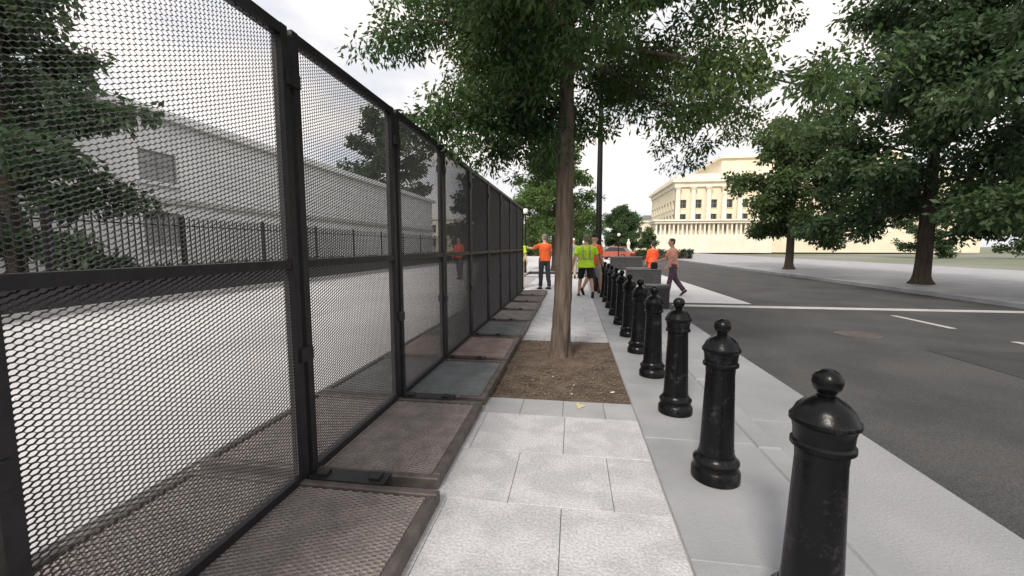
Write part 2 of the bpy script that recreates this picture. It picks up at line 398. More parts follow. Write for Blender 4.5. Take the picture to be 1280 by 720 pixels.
# ------------------------------------------------------------------ anti-climb fence
FX, P, FZ, Y0 = -1.53, 1.31, 2.55, 3.44
def expanded(wid, hgt, cl, rh, w, dep, nm, flat=False):
    """expanded-metal sheet in local XZ... strands are tilted ribbons (real geometry); flat: lies in XY"""
    b = MB(); nr = int(hgt / (rh / 2)); ns = int(wid / (cl / 4)) + 1; rh2 = hgt / nr
    for j in range(nr):
        base = len(b.v)
        for i in range(ns + 1):
            u = min(i * cl / 4, wid); ph = (i + (2 if j % 2 else 0)) % 4
            zo = (.5 if ph in (0, 1) else -.5) * (rh2 * .98)
            zc = (j + .5) * rh2 + zo
            # ribbon: front-low to back-high
            for (dy, dz) in ((-dep / 2, -w / 2), (dep / 2, w / 2)):
                b.v.append((u, dy, zc + dz) if not flat else (u, zc + dz, dy))
        for i in range(ns):
            q = base + i * 2; b.f.append((q, q + 2, q + 3, q + 1))
    return b.mesh(nm)
pw = P - .03 - .10            # clear width between the posts
up_me = expanded(pw, FZ - 1.32 - .03 - .03, 0.043, .0182, .0040, .0060, 'mesh_upper')
lo_me = expanded(pw, 1.28 - .08, 0.043, .0182, .0040, .0060, 'mesh_lower')
bw = .78; 
pm_me = expanded(1.55 - .12, P - .09 - .12, .06, .026, .007, .006, 'plate_mesh', True)
tile = MB().box(0, 1.55 - .10, 0, P - .09 - .10, -.008, 0).mesh('plate_tray')
def make_panel():
    t = thing('fence_panel', '', 'fence panel', (FX, 0, 0))
    # local frame: x along the street (rotated 90 deg later by building directly in world axes)
    y0, y1 = .015, P - .015
    for a, c in ((y0, y0 + .05), (y1 - .05, y1)):
        MB().box(-.03, .03, a, c, .05, FZ).build('post', 'fence', t)
    MB().box(-.028, .028, y0 + .052, y1 - .052, FZ - .055, FZ - .002).build('top_rail', 'fence', t)
    MB().box(-.026, .026, y0 + .052, y1 - .052, 1.28, 1.325).build('mid_rail', 'fence', t)
    MB().box(-.028, .028, y0 + .052, y1 - .052, .055, .10).build('bottom_rail', 'fence', t)
    for me, z in ((up_me, 1.325), (lo_me, .09)):
        o = obj('mesh_sheet', me, 'mesh', t); o.rotation_euler = (0, 0, R(90)); o.location = (0, y0 + .05, z)
    # clips holding the sheet
    bp = obj('base_plate', tile, 'pl_brown', t); bp.location = (-.77 + .05, .045 + .05, .045)
    pm = obj('plate_mesh', pm_me, 'pl_brown', bp); pm.location = (.01, .01, .006)
    X0, X1, A0, A1 = -.77, .78, .045, P - .045
    for nm_, b, mm in (('rim', MB().box(X0, X1, A0, A0 + .05, .004, .068, .006), 'rim'), ('rim', MB().box(X0, X1, A1 - .05, A1, .004, .068, .006), 'rim'),
                  ('rim', MB().box(X1 - .05, X1, A0 + .051, A1 - .051, .004, .069, .006), 'rim_light'), ('rim', MB().box(X0, X0 + .05, A0 + .051, A1 - .051, .004, .069, .006), 'rim')):
        o = b.build(nm_, mm, bp); o.location = (.72, -.095, -.045)
    # coupler bracket between neighbouring plates
    cp = MB().box(.05, .50, -.06, .06, .0705, .079).build('coupler', 'fence', t)
    for a in (.08, .40): MB().box(a, a + .06, -.03, .03, .0792, .098, .006).build('bolt', 'fence', cp)
    for a in (FZ - .30, .75): MB().box(-.045, .045, -.05, .05, a, a + .08, .008).build('clamp', 'fence', t)
    return t
plates = ['pl_brown', 'pl_brown', 'pl_brown', 'pl_slate', 'pl_rust', 'pl_slate', 'pl_grey', 'pl_grey', 'pl_brown', 'pl_grey']
labs = ['nearest black mesh fence panel, cut by the left edge of the picture',
        'tall black mesh fence panel on the nearest coarse ribbed brown base plate',
        'black mesh fence panel on the broad speckled brown base plate before the slate one',
        'black mesh fence panel on slate grey base plate at the front of the tree pit',
        'black mesh fence panel on the reddish brown base plate beside the tree trunk',
        'black mesh fence panel on grey base plate at the back of the tree pit',
        'black mesh fence panel just past the tree pit, on a dull grey-brown plate',
        'dark fence panel fourth from the far end, seen almost edge on',
        'dark fence panel third from the far end, on a brown plate',
        'dark fence panel second from the far end, next to the last one']
labs += ['last dark fence panel, with the man in the orange shirt reaching to it']
plates += ['pl_grey']
proto = make_panel()
for k in range(-3, 7):
    i = k + 3
    t = proto if i == 0 else copy_tree(proto)
    t['label'] = (labs[:9] + [labs[10]])[i]; t['group'] = 'black anti-climb fence panels along the walkway'
    t.location = (FX + random.uniform(-.006, .006), Y0 + k * P, 0)
    t.rotation_euler = (0, 0, random.uniform(-.004, .004))
    for c in t.children:
        if c.name.startswith('base_plate'):
            setmat(c, plates[i]); c.location.x += [0, .045, .0, -.01, -.012, .01, 0, .01, -.01, 0][i]; c.rotation_euler = (0, random.uniform(-.004, .004), random.uniform(-.006, .006))
            for g in c.children:
                if g.name.startswith('rim') and i < 3: setmat(g, 'rim')
                if g.name.startswith('plate_mesh'): setmat(g, plates[i])
labs_last = labs[9]

# ------------------------------------------------------------------ bollards
def make_bollard():
    t = thing('bollard', '', 'bollard')
    MB().lathe([(.118, .0), (.138, .004), (.138, .055), (.128, .072), (.122, .085), (.122, .10), (.130, .108), (.130, .122), (.118, .134), (.108, .145), (.104, .16)], 32).build('base', 'black', t, True, 35)
    fl = lambda w, z: 1 - .035 * (0.5 + .5 * math.cos(8 * w)) if .2 < z < .66 else 1
    MB().lathe([(.100, .155), (.098, .19), (.0975, .21), (.082, .65), (.081, .67), (.082, .70)], 48, mod=fl).build('shaft', 'black', t, True, 35)
    MB().lathe([(.084, .695), (.098, .703), (.098, .718), (.090, .726), (.092, .76), (.098, .785), (.106, .792), (.106, .806), (.098, .815), (.086, .842), (.066, .864), (.046, .876), (.034, .884)], 32).build('cap', 'black', t, True, 35)
    MB().lathe([(.030, .882), (.026, .893), (.032, .902), (.042, .915), (.047, .934), (.045, .952), (.036, .968), (.020, .979), (.004, .983)], 24).build('finial', 'black', t, True)
    return t
ordn = ['nearest', 'second', 'third', 'fourth', 'fifth', 'sixth', 'seventh', 'eighth', 'ninth', 'tenth', 'eleventh', 'twelfth', 'thirteenth', 'fourteenth', 'fifteenth', 'sixteenth']
bol = make_bollard()
for k in range(16):
    t = bol if k == 0 else copy_tree(bol)
    t.location = (.87 + random.uniform(-.006, .006), 1.55 + 1.02 * k, -.004)
    t.rotation_euler = (random.uniform(-.006, .006), random.uniform(-.006, .006), random.uniform(0, 6))
    t['group'] = 'black bollards along the kerb'
    t['label'] = ('black iron bollard with ball finial, the nearest one, large at the lower right' if k == 0 else
                  'black iron bollard with ball finial, %s from the front of the row' % ordn[k] if k < 15 else 'small black bollard at the far end of the row')

# ------------------------------------------------------------------ lamp posts
def lamp(label, x, y, h, r0, globe=.14, z0=0, group=None):
    t = thing('street_lamp', label, 'street lamp', (x, y, z0), 0, group)
    MB().lathe([(r0 * 1.35, 0), (r0 * 1.35, .12), (r0 * 1.15, .2), (r0 * 1.1, .55), (r0 * 1.04, .65), (r0, .75), (r0 * .62, h)], 18).build('pole', 'iron', t, True, 40)
    MB().lathe([(r0 * .7, h), (r0 * 1.3, h + .04), (r0 * 1.3, h + .08), (r0 * .8, h + .1)], 18).build('collar', 'iron', t, True, 40)
    g = [(globe * math.sin(a) + .002, h + .09 + globe - globe * math.cos(a)) for a in np.linspace(.25, math.pi - .1, 12)]
    MB().lathe(g, 20).build('globe', 'globe', t, True)
    return t
lamp('tall black lamp post rising into the tree crown beside the row of bollards', .76, 13.27, 6.6, .102, .2)
lamp('white globe lamp on a dark pole just above the far end of the fence', -2.52, 22, 3.0, .05, .15, 0)
lamp('small white globe lamp beside the big dark green tree across the street', 4.15, 40, 2.35, .05, .15, RZ)
lamp('small pale globe lamp over the little round tree at the road island', 6.2, 36, 2.65, .05, .15, RZ)

# ------------------------------------------------------------------ trees
def leaves(name, cen, tint, per, spread, ln, wd, mt, parent, rng, droop=.5):
    n = len(cen) * per
    c = np.repeat(cen, per, 0); tn = np.repeat(tint, per) + rng.normal(0, .08, n)
    sp = np.repeat(spread, per)[:, None]
    dv = rng.normal(0, 1, (n, 3)); dv /= np.linalg.norm(dv, axis=1)[:, None]
    p = c + dv * sp * (rng.rand(n, 1) ** .5) * np.array([1, 1, .62])
    a = dv * .8 + rng.normal(0, .6, (n, 3)); a[:, 2] -= droop; a /= np.linalg.norm(a, axis=1)[:, None]
    s = np.cross(a, rng.normal(0, 1, (n, 3))); s /= np.linalg.norm(s, axis=1)[:, None]
    nn = np.cross(a, s); L_ = ln * rng.uniform(.65, 1.25, (n, 1)); w = wd * rng.uniform(.7, 1.2, (n, 1))
    V = np.stack([p, p + a * L_ * .5 + s * w + nn * w * .35, p + a * L_, p + a * L_ * .5 - s * w + nn * w * .35], 1).reshape(-1, 3)
    me = bpy.data.meshes.new(name); me.vertices.add(n * 4); me.vertices.foreach_set('co', V.astype('f').ravel())
    me.loops.add(n * 6); me.polygons.add(n * 2)
    q = np.arange(n)[:, None] * 4
    me.loops.foreach_set('vertex_index', np.concatenate([q, q + 1, q + 2, q, q + 2, q + 3], 1).astype('i').ravel())
    me.polygons.foreach_set('loop_start', (np.arange(n * 2) * 3).astype('i'))
    at = me.attributes.new('tint', 'FLOAT', 'POINT'); at.data.foreach_set('value', np.repeat(np.clip(tn, 0, 1), 4).astype('f'))
    me.update(calc_edges=True); me.validate()
    return obj(name, me, mt, parent)

def tree(label, x, y, z0, H, clear, rad, tr, leafm, bark='bark2', seed=1, nl=14, nsub=5, ncl=3, per=45, ln=.22, wd=.05, spread=.45,
         group=None, name='street_tree', limbs=False, top=None, lean=(0, 0), squash=1.0, cat='tree', droop=.5, el0=-.15, el1=1.1, thr=0, lift=0, asym=0, low=0, sin_=.25, ridge=False):
    rng = np.random.RandomState(seed)
    t = thing(name, label, cat, (x, y, z0), 0, group)
    hz = H * .86
    zs = [0, .05, .15, .35, .8, clear, clear + (hz - clear) * .4, clear + (hz - clear) * .75, hz]
    rr = [tr * (1.75 - .3 * ridge), tr * (1.5 - .2 * ridge), tr * (1.22 - .06 * ridge), tr * 1.08, tr, tr * .93, tr * .66, tr * .38, tr * .10]
    tp = [Vector((lean[0] * z / hz + .02 * math.sin(z * 1.3) * (z > .5), lean[1] * z / hz + .02 * math.cos(z * 1.7) * (z > .5), z)) for z in zs]
    b = MB(); b.tube(tp, rr, 18)
    # root flare and ripples
    b.v = [(p[0] * (1 + .10 * math.sin(5 * math.atan2(p[1], p[0]) + seed) * (p[2] < .3)), p[1] * (1 + .10 * math.sin(5 * math.atan2(p[1], p[0]) + seed) * (p[2] < .3)), p[2] - .05 * (p[2] < .02)) for p in b.v]
    if ridge:
        b = MB(); zz = [k / 170 * hz * .7 for k in range(171)]
        def itp(z, ys): return float(np.interp(z, zs, ys))
        n_ = 72
        for z in zz:
            rad_ = itp(z, rr); cx, cy = itp(z, [p.x for p in tp]), itp(z, [p.y for p in tp])
            for k in range(n_):
                w = 2 * math.pi * k / n_; cw, sw = math.cos(w), math.sin(w)
                rg = abs(mnoise.noise((cw * 4.2, sw * 4.2, z * 1.5))) + .5 * abs(mnoise.noise((cw * 9, sw * 9, z * 4.5)))
                fl = math.exp(-z * 5) * .22 * math.sin(5 * w + 1)
                q = rad_ * (1 + fl) + (rg - .3) * .022
                b.v.append((cx + q * cw, cy + q * sw, z - .05 * (z < .02)))
        for i in range(170):
            for k in range(n_):
                j = (k + 1) % n_; b.f.append((i * n_ + k, i * n_ + j, (i + 1) * n_ + j, (i + 1) * n_ + k))
        b.tube([p for p, z in zip(tp, zs) if z > hz * .5], [q for q, z in zip(rr, zs) if z > hz * .5], 16)
    tk = b.build('trunk', bark, t, True)
    cz = (clear + H) / 2; hh = (H - clear) / 2
    cen = []; tin = []; lb = MB()
    for i in range(nl):
        f = (i + .5) / nl
        zb = clear + (hz - clear) * (f ** 1.1) * .92
        az = i * 2.39996 + rng.uniform(-.35, .35)
        el = el0 + (el1 - el0) * f + rng.uniform(-.15, .15)
        zb = min(zb + lift * (max(0, math.cos(az)) + .5 * max(0, -math.cos(az) - .3) + .8 * max(0, -math.sin(az) - .2)) * (1 - f), hz * .97)
        u = (zb + .25 * hh - cz) / (hh * 1.08)
        ln_ = rad * (1 + asym * math.cos(az)) * (1 - low * max(0, 1 - f / .35) * (.6 - .4 * math.cos(az))) * math.sqrt(max(.12, 1 - u * u * .9)) * rng.uniform(.78, 1.08)
        st_ = Vector((lean[0] * zb / hz, lean[1] * zb / hz, zb))
        dr = Vector((math.cos(az) * math.cos(el), math.sin(az) * math.cos(el), math.sin(el)))
        pts = [st_]
        for k in range(1, 6):
            s = k / 5
            w = Vector(rng.normal(0, .05, 3)) * ln_ * .6
            pts.append(st_ + dr * ln_ * s + Vector((0, 0, -.12 * ln_ * s * s)) + w * s)
        r0 = tr * .34 * (1 - .6 * f)
        lm = MB() if limbs else lb
        lm.tube(pts, [r0, r0 * .8, r0 * .62, r0 * .45, r0 * .3, r0 * .12], 7)
        ctint = rng.uniform(.15, .85)
        for j in range(nsub):
            s = sin_ + (1 - sin_) * (j + rng.rand()) / nsub
            k = min(int(s * 5), 4); q = pts[k].lerp(pts[k + 1], s * 5 - k)
            sd = Vector(rng.normal(0, 1, 3)); sd.z = sd.z * .6; sd = (sd.normalized() + dr * .7).normalized()
            sl_ = ln_ * rng.uniform(.22, .42) * (1.15 - .4 * s)
            e = q + sd * sl_
            lm.tube([q, q.lerp(e, .5) + Vector(rng.normal(0, .03, 3)), e], [r0 * .3, r0 * .18, r0 * .06], 5)
            st2 = np.clip(ctint + rng.normal(0, .18), 0, 1)
            for m_ in range(ncl):
                c = q.lerp(e, (m_ + 1) / ncl) + Vector(rng.normal(0, .10, 3)) * rad * .4
                c = Vector((c.x, c.y, cz + (c.z - cz) * squash))
                cen.append(c); tin.append(np.clip(st2 + rng.normal(0, .1), 0, 1))
        if limbs: lm.build('limb', bark, t, True)
    if not limbs: lb.build('limbs', bark, t, True)
    cen = np.array(cen); keep = cen[:, 2] > thr; cen = cen[keep]; tin = np.array(tin)[keep]
    sp = spread * rng.uniform(.6, 1.25, len(cen))
    leaves('crown', cen, tin, per, sp, ln, wd, leafm, t, rng, droop)
    return t

tree('big oak street tree with straight brown trunk standing in the soil pit by the fence', -.15, 5.16, -.03, 7.7, 2.6, 3.15, .106, 'oak', 'bark', seed=11,
     nl=52, nsub=10, ncl=4, per=100, ln=.082, wd=.016, spread=.29, limbs=True, name='street_tree', lean=(.10, .05), droop=.75, el0=-.12, el1=1.15, lift=1.25, asym=.11, low=.52, sin_=.16, ridge=True)
tree('light green street tree at the end of the walkway, behind the big oak trunk', -1.1, 24, 0, 6.9, 1.9, 2.65, .14, 'lime', seed=21, nl=20, nsub=7, ncl=3, per=75, ln=.17, wd=.045, spread=.42)
tree('rounded dark green tree across the street, right of the lamp post', 6.65, 60, RZ, 6.5, 1.9, 2.7, .2, 'mid', seed=31, nl=18, nsub=7, ncl=3, per=90, ln=.22, wd=.065, spread=.55)
tree('small round clipped tree on the road island by the low barriers', 5.45, 32, RZ, 2.95, 1.0, .72, .07, 'olive', seed=41, nl=12, nsub=5, ncl=2, per=50, ln=.12, wd=.035, spread=.2)
tree('large leafy tree rising behind the pale building on the left', -26.5, 58, 0, 20, 6, 6.6, .4, 'dark', seed=51, nl=18, nsub=6, ncl=3, per=60, ln=.5, wd=.15, spread=1.1)
tree('dark tree behind the railings at the left edge of the picture', -14.6, 9.0, 0, 8.5, 1.6, 2.8, .2, 'dark', seed=61, nl=16, nsub=6, ncl=3, per=55, ln=.26, wd=.07, spread=.6)
g = 'street trees across the road'
tree('dark street tree across the road at the right edge of the picture', 12.8, 10.4, 0, 9.5, 2.3, 4.0, .22, 'dark', seed=71, nl=22, nsub=8, ncl=3, per=90, ln=.2, wd=.052, spread=.62, group=g)
tree('broad dark street tree across the road, second from the right edge', 12.9, 17.6, 0, 10, 2.4, 4.2, .24, 'dark', seed=72, nl=22, nsub=8, ncl=3, per=90, ln=.22, wd=.06, spread=.66, group=g)
tree('olive green street tree across the road in front of the yellow stone building', 13.2, 28, 0, 8.6, 2.4, 3.3, .22, 'olive', seed=73, nl=18, nsub=7, ncl=3, per=80, ln=.24, wd=.07, spread=.66, group=g)
g = 'trees closing the far end of the street'
for i, (x, y, h, r, m_, lb_) in enumerate([(62, 66, 9, 4, 'olive', 'far olive tree at the right edge of the picture in front of open sky'), (50, 68, 8, 3.6, 'dark', 'far dark tree near the right end of the yellow building'), (-9, 75, 9, 4, 'dark', 'far dark tree seen over the end of the fence'), (-3.5, 70, 7, 3.2, 'olive', 'far olive tree left of the oak trunk at the end of the street'),
                              (2.2, 78, 7.5, 3.2, 'dark', 'far dark tree just left of the tall lamp post'), (10.6, 92, 6.0, 2.6, 'olive', 'far olive tree left of the low columned wing'),
                              (-8.5, 36, 7, 2.8, 'dark', 'dark tree on the plaza behind the far fence panels')]):
    tree(lb_, x, y, 0 if x < 3 else RZ, h, 1.3, r, .16, m_, seed=80 + i, nl=13, nsub=5, ncl=3, per=50, ln=.34, wd=.1, spread=.65, group=g, name='broadleaf_tree')

# hedges
def hedge(label, x0, x1, y0, y1, h, seed, n, z0=0, ln=.14):
    rng = np.random.RandomState(seed)
    t = thing('hedge', label, 'hedge', ((x0 + x1) / 2, (y0 + y1) / 2, z0))
    c = np.stack([rng.uniform(x0, x1, n) - (x0 + x1) / 2, rng.uniform(y0, y1, n) - (y0 + y1) / 2, rng.uniform(.1, h, n)], 1)
    MB().box((x0 - x1) / 2 * .8, (x1 - x0) / 2 * .8, (y0 - y1) / 2, (y1 - y0) / 2, 0, h * .8).build('stems', 'bark2', t)
    leaves('foliage', c, rng.rand(n), 30, np.full(n, .28), ln, ln * .3, 'hedge', t, rng, 0)
hedge('long dark hedge in front of the pale building behind the railings', -12.4, -11.2, 1, 46, .72, 3, 1500)
hedge('low dark hedge at the far end of the walkway', -7, 2.4, 62, 63.4, 1.5, 4, 300, 0, .25)
hedge('low green hedge across the street below the round dark tree', 7.5, 13.5, 50, 51.5, 1.0, 6, 200, RZ, .22)

# ------------------------------------------------------------------ garden wall and iron railings on the left
t = thing('garden_wall', 'low dark granite wall carrying the iron railings beyond the plaza', 'wall', (-10.62, 0, 0))
yy = 1.0
while yy < 48:
    MB().box(-.16, .16, yy + .004, yy + 1.596, 0, .66).build('granite_block', 'granite_d', t)
    yy += 1.6
MB().box(-.2, .2, 1, 49, .662, .74, .01).build('coping', 'granite_d', t)
MB().box(.16, .32, 1, 49, 0, .14, .01).build('plinth', 'cap', t)
t = thing('iron_railing', 'black iron picket railing on top of the dark granite wall', 'railing', (-10.62, 0, .74))
pk = MB().box(-.012, .012, -.012, .012, 0, 1.38).add([(-.02, -.02, 1.38), (.02, -.02, 1.38), (.02, .02, 1.38), (-.02, .02, 1.38), (0, 0, 1.48)], [(0, 1, 4), (1, 2, 4), (2, 3, 4), (3, 0, 4)]).mesh('picket')
for k in range(290):
    obj('picket', pk, 'iron', t, (0, 2.5 + k * .15, 0))
for z in (.12, 1.2): MB().box(-.018, .018, 1, 49, z, z + .035).build('rail', 'iron', t)
for k in range(16): 
    obj('railing_post', MB().box(-.035, .035, -.035, .035, 0, 1.5).mesh('railing_post') if k == 0 else bpy.data.meshes['railing_post'], 'iron', t, (0, 1.07 + k * 3.0 + .005, 0))

# ------------------------------------------------------------------ buildings
def facade(t, org, ux, W_, zs, cols, ww, stone, depth=.35, mull=True, pane='glass'):
    """wall with real openings. org: corner, ux: unit vector along, windows per band zs=[(sill,head)...]; outward = ux x z"""
    ux = Vector(ux); uz = Vector((0, 0, 1)); out = ux.cross(uz)
    org = Vector(org); b = MB()
    def bx(u0, u1, z0, z1, d0, d1):
        vs = [org + ux * u + uz * z + out * d_ for z in (z0, z1) for d_ in (d1, d0) for u in (u0, u1)]
        b.add(vs, [(0, 2, 3, 1), (4, 5, 7, 6), (0, 1, 5, 4), (1, 3, 7, 5), (3, 2, 6, 7), (2, 0, 4, 6)])
    pit = W_ / cols
    zt = zs[-1]; bands = zs[:-1]
    for i in range(cols + 1):
        a = i * pit - (pit - ww) / 2; c = i * pit + (pit - ww) / 2
        bx(max(0, a), min(W_, c), 0, zt, -depth, 0)
    for i in range(cols):
        a = i * pit + (pit - ww) / 2; c = a + ww; z = 0
        for (s0, s1) in bands: bx(a, c, z, s0, -depth, -.003); z = s1
        bx(a, c, z, zt, -depth, -.003)
    b.build('wall', stone, t)
    rz = math.atan2(ux.y, ux.x)
    mes = {}
    for i in range(cols):
        for (s0, s1) in bands:
            key = round(s1 - s0, 3)
            if key not in mes:
                h = s1 - s0; f = .07
                fm = MB().box(0, f, -.05, .05, 0, h).box(ww - f, ww, -.05, .05, 0, h).box(f, ww - f, -.05, .05, 0, f).box(f, ww - f, -.05, .05, h - f, h)
                if mull: fm.box(ww / 2 - .03, ww / 2 + .03, -.04, .04, f, h - f).box(f, ww / 2 - .03, -.04, .04, h * .55, h * .55 + .05).box(ww / 2 + .03, ww - f, -.04, .04, h * .55, h * .55 + .05)
                mes[key] = (fm.mesh('window'), MB().box(f * .5, ww - f * .5, -.012, .012, f * .5, h - f * .5).mesh('pane'), MB().box(-.12, ww + .12, -.14, .02, -.16, -.004).mesh('sill'))
            p = org + ux * (i * pit + (pit - ww) / 2) + uz * s0 - out * (depth * .7)
            w = obj('window', mes[key][0], 'frame', t, p); w.rotation_euler = (0, 0, rz)
            obj('pane', mes[key][1], pane, w)
            sl_ = obj('sill', mes[key][2], stone, w); sl_.location = (0, -depth * .7, 0)

# pale building on the left (facade faces +x)
t = thing('office_building', 'long pale grey stone building behind the railings and the hedge', 'building', (0, 0, 0))
facade(t, (-18, 2, 0), (0, 1, 0), 17, [(1.4, 2.9), (4.2, 5.5), 6.9], 3, 1.7, 'lime_st', .16, True, 'blind')
for k in range(11):
    z = k * .628
    for q in range(11): 
        a = 19 + q * 3; MB().box(-18.15, -18.0 - .004 * ((k * 7 + q * 3) % 4), a + .008, a + 2.992, z + .012, z + .616).build('stone_course', 'lime_st', t)
MB().box(-40, -18.2, 2, 52, 0, 6.88).build('core', 'lime_st', t)
MB().box(-40.5, -17.6, 1.6, 52.4, 6.9, 7.25, .05).build('cornice', 'lime_st', t)
MB().box(-17.99, -17.85, 2, 52, 3.3, 3.55).build('string_course', 'cap', t)
MB().box(-39, -19.5, 4, 50, 7.25, 7.9).build('roof', 'roofm', t)

# yellow classical building, main block (faces the camera) with columns
def column(t, x, y, z0, z1, r, m):
    key = 'column_%.2f_%.2f' % (z1 - z0, r)
    if key not in CM:
        h = z1 - z0
        CM[key] = MB().lathe([(r * 1.3, 0), (r * 1.3, h * .02), (r * 1.1, h * .04), (r, h * .06), (r * .97, h * .4), (r * .84, h * .93), (r * 1.0, h * .94), (r * 1.25, h * .975), (r * 1.3, h * .98), (r * 1.3, h)], 16).mesh('column', True, 40)
    obj('column', CM[key], m, t, (x, y, z0))
CM = {}
t = thing('classical_building', 'large yellow stone classical building with tall columns and heavy cornice', 'building')
facade(t, (24.2, 107, 0), (1, 0, 0), 63, [(1.2, 3.4), (6.0, 9.2), (10.6, 12.6), 15.6], 18, 1.7, 'stone', .5)
facade(t, (24.2, 138, 0), (0, -1, 0), 30.99, [(1.2, 3.4), (6.0, 9.2), (10.6, 12.6), 15.6], 9, 1.7, 'stone', .5)
MB().box(24.72, 87.2, 107.52, 138, 0, 15.58).build('core', 'stone', t)
MB().box(23.9, 87.6, 106.5, 138.4, 15.6, 16.7).build('entablature', 'stone_p', t)
MB().box(23.3, 88.2, 105.9, 139, 16.7, 17.5, .1).build('cornice', 'stone_p', t)
MB().box(24.6, 87, 107.2, 138, 17.5, 18.7, .1).build('parapet', 'stone_p', t)
MB().box(23.6, 88, 105.4, 106.98, 0, 4.6, .05).build('podium', 'stone', t)
for i in range(19):
    column(t, 24.6 + i * 3.5, 106.1, 4.6, 15.59, .62, 'stone_p')
MB().box(36, 76, 112, 134, 18.7, 23).build('attic', 'stone', t)
MB().box(35.4, 76.6, 111.4, 134.6, 23, 23.7, .1).build('attic_cornice', 'stone_p', t)
# low wing
t = thing('columned_wing', 'low yellow stone wing with a row of slim columns before the large building', 'building')
facade(t, (18.2, 99.5, 0), (1, 0, 0), 24, [(1.6, 2.7), (4.4, 6.3), 6.5], 12, .9, 'stone', .4, True, 'blind')
MB().box(18.2, 42.2, 99.92, 104.8, 0, 6.48).build('core', 'stone', t)
MB().box(17.9, 42.5, 97.8, 99.48, 0, 3.95, .05).build('podium', 'stone_p', t)
MB().box(17.9, 42.5, 97.8, 105, 6.52, 7.0).build('entablature', 'stone_p', t)
MB().box(17.6, 42.8, 97.5, 105.2, 7.0, 7.35, .06).build('cornice', 'stone_p', t)
for i in range(26):
    column(t, 18.4 + i * .94, 98.4, 3.95, 6.51, .24, 'stone_p')
# far building
t = thing('distant_building', 'distant low beige building with a grey roof at the end of the street', 'building')
facade(t, (19, 150, 0), (1, 0, 0), 30, [(1.5, 3.5), (5.5, 8), 9.6], 12, 1.2, 'stone_p', .4)
MB().box(19.02, 49, 150.42, 165, 0, 9.58).build('core', 'stone_p', t)
MB().box(18.6, 49.4, 149.6, 165.4, 9.6, 10.2).build('cornice', 'stone_p', t)
MB().box(24, 30, 152, 160, 10.2, 12.2, .2).build('roof', 'roofm', t)
t = thing('brick_building', 'distant pale building seen past the pale building through the fence', 'building')
facade(t, (-34, 95, 0), (1, 0, 0), 26, [(1.5, 3.2), (4.6, 6.4), 7.6], 10, 1.3, 'stone_p', .4)
MB().box(-33.98, -8.02, 95.42, 105, 0, 7.58).build('core', 'stone_p', t)
MB().box(-34.3, -7.7, 94.7, 105.3, 7.6, 8.1).build('cornice', 'lime_st', t)

# stone monument
t = thing('stone_monument', 'slim pale stone monument on a stepped pedestal across the street', 'monument', (6.3, 50, RZ))
t.scale = (.72, .72, .85)
MB().box(-.9, .9, -.9, .9, 0, .3, .02).box(-.65, .65, -.65, .65, .3, .6, .02).build('steps', 'stone_p', t)
MB().box(-.42, .42, -.42, .42, .6, 1.35, .03).build('pedestal', 'stone_p', t)
MB().lathe([(.3, 1.35), (.32, 1.45), (.2, 1.6), (.24, 1.9), (.3, 2.15), (.24, 2.4), (.12, 2.5), (.14, 2.6), (.13, 2.72), (.03, 2.82)], 16).build('figure', 'stone_p', t, True)

# ------------------------------------------------------------------ low road barriers
def barrier(label, x0, x1, y, h, dep=.55):
    t = thing('road_barrier', label, 'barrier', ((x0 + x1) / 2, y, RZ), 0, 'low dark road barriers')
    w = (x1 - x0) / 2
    n = max(2, int(round(w * 2 / .62)))
    for k in range(n):
        a = -w + 2 * w * k / n; c = -w + 2 * w * (k + 1) / n
        MB().box(a + .006, c - .006, .03, dep, 0, h - .075).build('panel', 'granite_d', t)
    MB().box(-w + .02, w - .02, .05, dep - .02, 0, h - .08).build('core', 'granite_d', t)
    MB().box(-w - .01, w + .01, .0, dep + .03, h - .073, h, .012).build('cap', 'capd', t)
barrier('low dark road barrier right behind the second and third bollards in view', 1.76, 2.33, 10.45, .58, .4)
barrier('wide low dark road barrier with pale top in front of the orange coated person', 2.1, 3.42, 16.9, .67)
barrier('farthest low dark road barrier, below the red cars', 2.35, 4.35, 27.3, .88)

